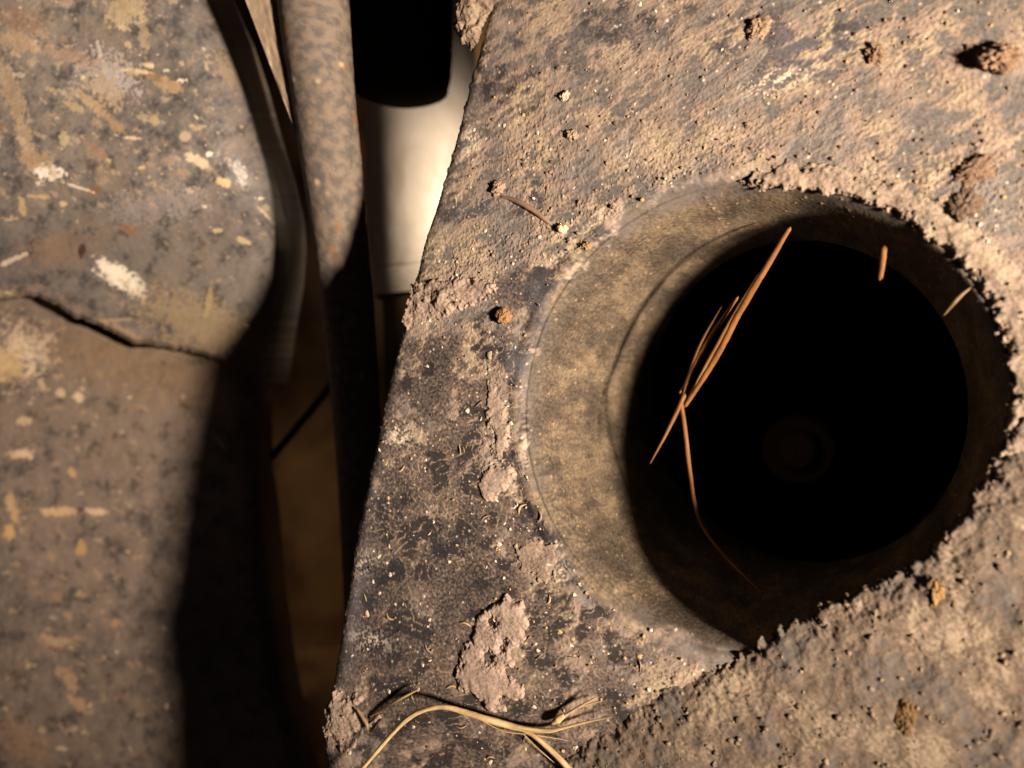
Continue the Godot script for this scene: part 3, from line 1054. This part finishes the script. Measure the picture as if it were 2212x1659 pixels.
	for j in 60:
		var q := j / 59.0
		for i in 24:
			var p := i / 23.0
			var y := lerpf(-300, 300, q)
			var xl := lerpf(416, 644, q)
			bp.append(at(lerpf(xl, 676, p), y, 1.325 + 0.00012 * y + 0.004 * n_cov.get_noise_2d(p * 30.0, q * 30.0)))
			bc.append(Color(0.20, 0.155, 0.115) * (1.0 + 0.35 * n_cov.get_noise_2d(p * 20.0, q * 60.0)))
	single("mounting_plate", grid_mesh(bp, bc, 24, 60, false, [M.panel]), "brown tapered plate glimpsed between the speckled panel and the rod", "plate")
	single("brake_line", stem_at([Vector3(585, 990, 2.0), Vector3(640, 925, 2.0), Vector3(705, 845, 2.0), Vector3(760, 760, 2.05)], [1.1, 1.1, 1.1, 1.1], Color(0.015, 0.012, 0.01), Color(0.02, 0.016, 0.012)), "thin dark line crossing the gap below the rod", "pipe")

	# bolt deep in the hole
	var bx := pc - pn * 0.104
	bx = ray(1722, 972) * (bx.dot(pn) / ray(1722, 972).dot(pn))
	var bolt := thing("bolt", "round bolt head barely visible deep in the hole", "bolt", bx)
	put("washer", lathe_at(bx - pn * 0.003, pn, [Vector2(0.0005, 0.001), Vector2(0.0085, 0.001), Vector2(0.0092, 0.0004), Vector2(0.0094, -0.004)], 48, Color(0.13, 0.09, 0.06), M.rough), bolt)
	put("head", lathe_at(bx, pn, [Vector2(0.0004, 0.003), Vector2(0.004, 0.003), Vector2(0.0052, 0.002), Vector2(0.0056, -0.003)], 48, Color(0.16, 0.11, 0.075), M.rough), bolt)

	# mud that lies on the arm
	mud_sheet("mud_patch", "large pale lacy mud patch with dark pits above the grass stem", "mud patch", [Vector2(1075, 1300), Vector2(1095, 1285), Vector2(1130, 1302), Vector2(1142, 1350), Vector2(1135, 1385), Vector2(1105, 1400), Vector2(1112, 1432), Vector2(1095, 1452), Vector2(1125, 1478), Vector2(1135, 1500), Vector2(1110, 1515), Vector2(1085, 1505), Vector2(1095, 1535), Vector2(1060, 1538), Vector2(1030, 1505), Vector2(990, 1485), Vector2(985, 1455), Vector2(998, 1430), Vector2(992, 1400), Vector2(1020, 1385), Vector2(1025, 1345), Vector2(1045, 1315)], 0.10, 0.7, 0.75, 0.34, Color(0.27, 0.215, 0.185), 1, [Vector3(1062, 1343, 9), Vector3(1055, 1418, 10), Vector3(1085, 1400, 6), Vector3(1090, 1385, 5), Vector3(1098, 1448, 7)])
	mud_sheet("mud_lump", "small pale raised mud lump at the lower end of the upright smear", "mud lump", [Vector2(1040, 1020), Vector2(1075, 1000), Vector2(1100, 1005), Vector2(1112, 1025), Vector2(1100, 1050), Vector2(1085, 1062), Vector2(1072, 1084), Vector2(1045, 1078), Vector2(1034, 1055)], 0.09, 0.6, 0.55, 0.35, Color(0.28, 0.225, 0.19), 2)
	mud_sheet("mud_smear", "narrow upright pale mud smear left of the hole", "mud smear", [Vector2(1048, 755), Vector2(1062, 760), Vector2(1062, 800), Vector2(1072, 850), Vector2(1095, 880), Vector2(1098, 930), Vector2(1090, 990), Vector2(1062, 1000), Vector2(1062, 940), Vector2(1052, 880), Vector2(1056, 820)], 0.10, 0.3, 0.9, 0.3, Color(0.25, 0.20, 0.168), 3)
	mud_sheet("edge_mud", "crumbly mud ridge across the middle of the arm's left edge", "mud crust", [Vector2(868, 695), Vector2(884, 650), Vector2(900, 610), Vector2(960, 600), Vector2(1030, 600), Vector2(1072, 612), Vector2(1060, 640), Vector2(1020, 660), Vector2(985, 665), Vector2(970, 690), Vector2(940, 680), Vector2(905, 690), Vector2(880, 712)], 0.11, 0.6, 1.0, 0.9, Color(0.25, 0.198, 0.168), 4)
	mud_sheet("corner_mud", "mud caked over the lower left corner of the arm", "mud crust", [Vector2(706, 1530), Vector2(722, 1490), Vector2(748, 1510), Vector2(770, 1490), Vector2(790, 1505), Vector2(770, 1530), Vector2(800, 1548), Vector2(820, 1545), Vector2(800, 1570), Vector2(770, 1585), Vector2(768, 1615), Vector2(740, 1625), Vector2(725, 1600), Vector2(702, 1590)], 0.10, 0.8, 0.9, 0.6, Color(0.25, 0.198, 0.168), 5)
	mud_sheet("lip_mud", "small mud patch just below left of the hole's lip", "mud patch", [Vector2(1118, 1180), Vector2(1150, 1170), Vector2(1195, 1180), Vector2(1205, 1205), Vector2(1190, 1225), Vector2(1205, 1250), Vector2(1180, 1262), Vector2(1150, 1240), Vector2(1120, 1225)], 0.10, 0.22, 1.2, 0.3, Color(0.22, 0.175, 0.145), 6)
	mud_sheet("mud_bank", "thick crumbly mud bank below the hole filling the lower right corner", "mud bank", [Vector2(1120, 2000), Vector2(1150, 1720), Vector2(1205, 1650), Vector2(1270, 1600), Vector2(1330, 1562), Vector2(1395, 1520), Vector2(1450, 1478), Vector2(1540, 1450), Vector2(1620, 1412), Vector2(1650, 1385), Vector2(1720, 1350), Vector2(1800, 1310), Vector2(1870, 1280), Vector2(1960, 1240), Vector2(2040, 1165), Vector2(2110, 1080), Vector2(2165, 990), Vector2(2200, 900), Vector2(2290, 860), Vector2(2330, 1300), Vector2(2330, 2000)], 0.15, 1.1, 1.2, 0.55, Color(0.118, 0.095, 0.077), 7, [], 2.6)  # same mud, its tint darkened to stand in for weaker light
	mud_sheet("rim_mud", "ragged mud overhanging the upper right rim of the hole", "mud crust", [Vector2(1610, 385), Vector2(1700, 350), Vector2(1850, 370), Vector2(1980, 415), Vector2(2100, 490), Vector2(2220, 600), Vector2(2290, 740), Vector2(2300, 1000), Vector2(2220, 1050), Vector2(2176, 980), Vector2(2192, 860), Vector2(2180, 740), Vector2(2150, 650), Vector2(2118, 600), Vector2(2060, 545), Vector2(1960, 470), Vector2(1850, 418), Vector2(1720, 400), Vector2(1640, 402)], 0.13, 0.42, 0.9, 0.32, Color(0.235, 0.19, 0.155), 8, [], 3.0)
	mud_sheet("top_mud", "crumbly mud piled on the arm's edge at the top of the photo", "mud crust", [Vector2(1000, -40), Vector2(1100, -40), Vector2(1080, 0), Vector2(1050, 20), Vector2(1035, 60), Vector2(1022, 100), Vector2(996, 88), Vector2(984, 60), Vector2(986, 20)], 0.11, 1.4, 0.7, 1.2, Color(0.16, 0.12, 0.095), 9)

	var cA := Color(0.12, 0.075, 0.05)
	var cB := Color(0.22, 0.155, 0.11)
	clod("mud_clod", "dark round clod casting a shadow near the top right corner", "clod", 2152, 132, 72, Vector3(1, 0.8, 0.8), 40, 0.55, 61, cA, cB, 0.35)
	clod("mud_clod_001", "dark clod sunk in the mud right of the hole's top", "clod", 2085, 442, 66, Vector3(1, 0.3, 0.9), 34, 0.6, 62, Color(0.07, 0.05, 0.04), Color(0.15, 0.11, 0.08), 0.0)
	clod("mud_clod_002", "cluster of small crumbs above the sunken dark clod", "clod", 2105, 372, 60, Vector3(1.1, 0.3, 0.8), 34, 0.8, 63, Color(0.09, 0.06, 0.045), cB, 0.2)
	clod("mud_clod_003", "brown crumb left of the pale smear at the top", "clod", 1890, 118, 46, Vector3(1, 0.45, 0.7), 30, 0.7, 64, cA, cB, 0.3)
	clod("mud_clod_004", "brown clod at the top edge right of centre", "clod", 1640, 62, 46, Vector3(1.1, 0.45, 0.9), 30, 0.6, 65, cB, Color(0.27, 0.2, 0.14), 0.3)
	clod("seed", "rough orange seed on the plain mud left of the hole", "seed", 1091, 684, 34, Vector3(1, 0.8, 1), 30, 0.35, 66, Color(0.27, 0.16, 0.085), Color(0.17, 0.10, 0.055), 0.4)
	clod("pebble", "pale round pebble alone on the upper mud", "pebble", 1220, 209, 22, Vector3(1, 0.7, 0.8), 18, 0.6, 67, Color(0.42, 0.36, 0.28), Color(0.28, 0.22, 0.17), 0.15)
	clod("pebble_001", "pale pebble set below a dark mud pit, upper left of plate", "pebble", 1236, 293, 28, Vector3(1.1, 0.6, 0.8), 20, 0.7, 68, Color(0.32, 0.26, 0.2), Color(0.22, 0.17, 0.13), 0.1)
	clod("pebble_002", "flat pebble stuck close to the arm's upper left edge", "pebble", 1078, 408, 32, Vector3(1, 0.45, 0.8), 20, 0.6, 69, Color(0.3, 0.22, 0.17), Color(0.25, 0.18, 0.14), 0.3)
	clod("pebble_003", "small yellow pebble at the end of a dark streak", "pebble", 1268, 531, 22, Vector3(1, 0.6, 0.8), 18, 0.6, 70, Color(0.30, 0.20, 0.10), Color(0.2, 0.14, 0.08), 0.15)
	clod("pebble_004", "bright angular grit stone in the yellow gravel band", "pebble", 1216, 495, 24, Vector3(0.8, 0.8, 1), 12, 0.5, 71, Color(0.62, 0.52, 0.32), Color(0.5, 0.4, 0.24), 0.4)
	clod("leaf_scrap", "curled amber leaf scrap on the mud bank", "leaf scrap", 1960, 1545, 80, Vector3(0.55, 0.35, 1.1), 30, 0.5, 72, Color(0.15, 0.10, 0.045), Color(0.07, 0.048, 0.028), 0.9)
	clod("leaf_scrap_001", "small amber scrap on the mud just right of the hole's bottom", "leaf scrap", 2020, 1275, 56, Vector3(1.1, 0.4, 0.55), 26, 0.6, 73, Color(0.24, 0.15, 0.06), Color(0.13, 0.09, 0.05), 1.0)

	# loose grit: far too much to count
	rng.seed = 99
	var mm := MultiMesh.new()
	mm.transform_format = MultiMesh.TRANSFORM_3D
	mm.use_colors = true
	mm.mesh = ball(Vector3.ONE, 5, 0.5, 1.1, 5, Color(1, 1, 1), Color(0.7, 0.7, 0.7))
	var tf := []
	var cl := PackedColorArray()
	while tf.size() < 3000:
		var x := rng.randf_range(720, 2260)
		var y := rng.randf_range(-40, 1700)
		var p := plate_uv(x, y)
		if p.length() < HOLE_R + 3.0:
			continue
		var lx := lerp_line([Vector2(1075, -60), Vector2(960, 380), Vector2(872, 700), Vector2(768, 1180), Vector2(716, 1700)], y, true)
		if x < lx + 8.0:
			continue
		var hh := plate_at(p.x, p.y)
		var lump := field(rough_spots, p.x, p.y)
		if rng.randf() > 0.25 + lump:
			continue
		var s := lerpf(0.06, 0.38, pow(rng.randf(), 5.0)) * (0.7 + 0.3 * lump)
		var b := Basis.from_euler(Vector3(rng.randf() * TAU, rng.randf() * TAU, rng.randf() * TAU)).scaled_local(Vector3(1, rng.randf_range(0.6, 1.0), rng.randf_range(0.6, 1.3)) * s * 0.001)
		tf.append(Transform3D(b, on_plate(p.x, p.y, hh + s * 0.1)))
		var k := rng.randf()
		var c := Color(0.25, 0.18, 0.13)
		if k > 0.95:
			c = Color(0.6, 0.54, 0.44)
		elif k > 0.75:
			c = Color(0.38, 0.28, 0.15)
		elif k < 0.2:
			c = Color(0.11, 0.075, 0.055)
		cl.append(c)
	for p in crumb_spots:
		var s := lerpf(0.08, 0.5, pow(rng.randf(), 4.5))
		var b := Basis.from_euler(Vector3(rng.randf() * TAU, rng.randf() * TAU, rng.randf() * TAU)).scaled_local(Vector3(1, rng.randf_range(0.5, 1.0), rng.randf_range(0.6, 1.3)) * s * 0.001)
		tf.append(Transform3D(b, p + pn * s * 0.00005))
		cl.append(Color(0.17, 0.135, 0.11).lerp(Color(0.30, 0.235, 0.16), pow(rng.randf(), 2.0)) * rng.randf_range(0.55, 1.15))
	mm.instance_count = tf.size()
	for i in tf.size():
		mm.set_instance_transform(i, tf[i])
		mm.set_instance_color(i, cl[i])
	var gi := MultiMeshInstance3D.new()
	gi.name = "grit"
	gi.multimesh = mm
	add_child(gi, true)
	tag(gi, "fine grit and crumbs scattered over the muddy arm", "grit")
	gi.set_meta("kind", "stuff")

	scatter("dry_fibre", "tiny curled straw fibres dried onto the arm", "fibre", 90, true)
	scatter("pale_fleck", "small pale flecks dotting the dark lower half of the arm", "fleck", 340, false)
	single("twig", stem_on_plate([Vector3(1080, 425, 0.1), Vector3(1105, 430, 0.25), Vector3(1145, 450, 0.3), Vector3(1175, 472, 0.25), Vector3(1196, 490, 0.0)], [0.2, 0.42, 0.5, 0.45, 0.2], Color(0.22, 0.16, 0.12), Color(0.15, 0.10, 0.075)), "muddy brown twig above the yellow gravel band, left of hole", "twig")
	# dry grass on the plate
	var s0 := Color(0.52, 0.41, 0.24)
	var s1 := Color(0.30, 0.215, 0.11)
	var st := thing("bent_straw", "bent tan dry grass stem lying across the arm's bottom edge", "grass straw", on_plate(0, -60, 0))
	put("stalk", stem_on_plate([Vector3(745, 1705, 4), Vector3(800, 1640, 4), Vector3(845, 1588, 4), Vector3(882, 1552, 4), Vector3(920, 1533, 4), Vector3(960, 1527, 3.8), Vector3(1010, 1540, 3.2), Vector3(1060, 1556, 2.6), Vector3(1120, 1572, 1.9), Vector3(1180, 1579, 1.5), Vector3(1215, 1573, 1.3), Vector3(1265, 1560, 1.5), Vector3(1322, 1549, 1.8)], [0.34, 0.34, 0.34, 0.36, 0.38, 0.4, 0.44, 0.5, 0.54, 0.4, 0.24, 0.17, 0.08], s0, s1), st)
	put("branch", stem_on_plate([Vector3(1110, 1568, 1.9), Vector3(1150, 1588, 1.7), Vector3(1180, 1612, 1.6), Vector3(1215, 1646, 1.9), Vector3(1260, 1695, 2.2)], [0.25, 0.36, 0.44, 0.48, 0.48], s0, s1), st)
	put("fibre", stem_on_plate([Vector3(1040, 1556, 1.6), Vector3(1090, 1580, 1.2), Vector3(1150, 1587, 1.2), Vector3(1230, 1600, 0.9)], [0.08, 0.1, 0.1, 0.06], s0, s1), st)
	put("fibre", stem_on_plate([Vector3(1130, 1585, 1.2), Vector3(1160, 1615, 1.2), Vector3(1200, 1650, 1.0)], [0.07, 0.1, 0.06], s0, s1), st)
	single("short_straw", stem_on_plate([Vector3(798, 1549, 0.5), Vector3(835, 1528, 1.0), Vector3(868, 1508, 1.4), Vector3(906, 1488, 1.6)], [0.12, 0.2, 0.24, 0.12], Color(0.36, 0.27, 0.13), s1), "short dry stem above left of the bent grass stem", "grass straw")
	var sd := thing("forked_straw", "forked thin stem with a pale seed right of the bent stem", "grass straw", on_plate(-40, -55, 0))
	put("seed", stem_on_plate([Vector3(1190, 1563, 1.0), Vector3(1203, 1556, 1.2), Vector3(1222, 1543, 1.2)], [0.25, 0.62, 0.3], Color(0.55, 0.40, 0.24), Color(0.45, 0.3, 0.16)), sd)
	put("stalk", stem_on_plate([Vector3(1215, 1549, 1.2), Vector3(1250, 1527, 1.5), Vector3(1292, 1505, 2.0)], [0.26, 0.2, 0.1], s0, s1), sd)
	put("stalk", stem_on_plate([Vector3(1245, 1530, 1.4), Vector3(1275, 1520, 1.6), Vector3(1304, 1514, 1.7)], [0.14, 0.12, 0.07], s0, s1), sd)
	single("grass_scrap", stem_on_plate([Vector3(770, 1530, 1.0), Vector3(790, 1560, 1.5), Vector3(800, 1578, 1.4), Vector3(820, 1552, 1.3)], [0.2, 0.35, 0.3, 0.15], Color(0.3, 0.22, 0.16), Color(0.22, 0.16, 0.11)), "muddy grass scrap in the lower left corner mud", "grass scrap")

	# dry grass caught inside the hole
	var d0 := Color(0.19, 0.088, 0.03)
	var d1 := Color(0.13, 0.055, 0.018)
	single("dry_straw", stem_at([Vector3(1708, 490, 1.10), Vector3(1692, 515, 1.11), Vector3(1660, 570, 1.125), Vector3(1600, 670, 1.165), Vector3(1545, 775, 1.20), Vector3(1478, 880, 1.235)], [0.36, 0.54, 0.6, 0.58, 0.52, 0.36], d0, d1), "thickest brown grass straw slanting across the hole", "grass straw")
	single("dry_straw_001", stem_at([Vector3(1595, 640, 1.18), Vector3(1540, 720, 1.21), Vector3(1495, 800, 1.235), Vector3(1472, 870, 1.24)], [0.24, 0.42, 0.44, 0.34], d0, d1), "thinner straw just left of the thickest straw in the hole", "grass straw")
	single("dry_straw_002", stem_at([Vector3(1560, 660, 1.21), Vector3(1512, 745, 1.24), Vector3(1484, 820, 1.25), Vector3(1468, 850, 1.24)], [0.12, 0.24, 0.26, 0.2], d0, d1), "faint leftmost straw of the bundle in the hole", "grass straw")
	single("dry_straw_003", stem_at([Vector3(1480, 850, 1.225), Vector3(1462, 890, 1.225), Vector3(1435, 945, 1.23), Vector3(1404, 1002, 1.24)], [0.42, 0.38, 0.26, 0.1], d0, d1), "short pointed straw end at the lower left of the bundle", "grass straw")
	single("dry_straw_004", stem_at([Vector3(1470, 862, 1.225), Vector3(1480, 930, 1.235), Vector3(1492, 1030, 1.25), Vector3(1510, 1120, 1.25), Vector3(1560, 1195, 1.21), Vector3(1650, 1285, 1.13)], [0.4, 0.44, 0.38, 0.34, 0.3, 0.26], d0, d1), "long curved straw hanging down the dark of the hole", "grass straw")
	single("dry_straw_005", stem_at([Vector3(1640, 590, 1.15), Vector3(1585, 680, 1.19), Vector3(1530, 780, 1.225), Vector3(1486, 862, 1.235)], [0.18, 0.3, 0.32, 0.26], d0, d1), "thin straw lying along the underside of the thickest straw", "grass straw")
	single("straw_bit", stem_at([Vector3(1910, 530, 1.0), Vector3(1906, 570, 1.0), Vector3(1900, 606, 1.005)], [0.5, 0.5, 0.36], d0, d1), "short upright orange stem bit near the hole's top right", "grass straw")
	single("straw_bit_001", stem_at([Vector3(2098, 620, 0.915), Vector3(2068, 645, 0.925), Vector3(2038, 682, 0.94)], [0.12, 0.36, 0.1], Color(0.22, 0.16, 0.09), Color(0.12, 0.085, 0.045)), "pale tapered stem bit hanging under the rim at right", "grass straw")
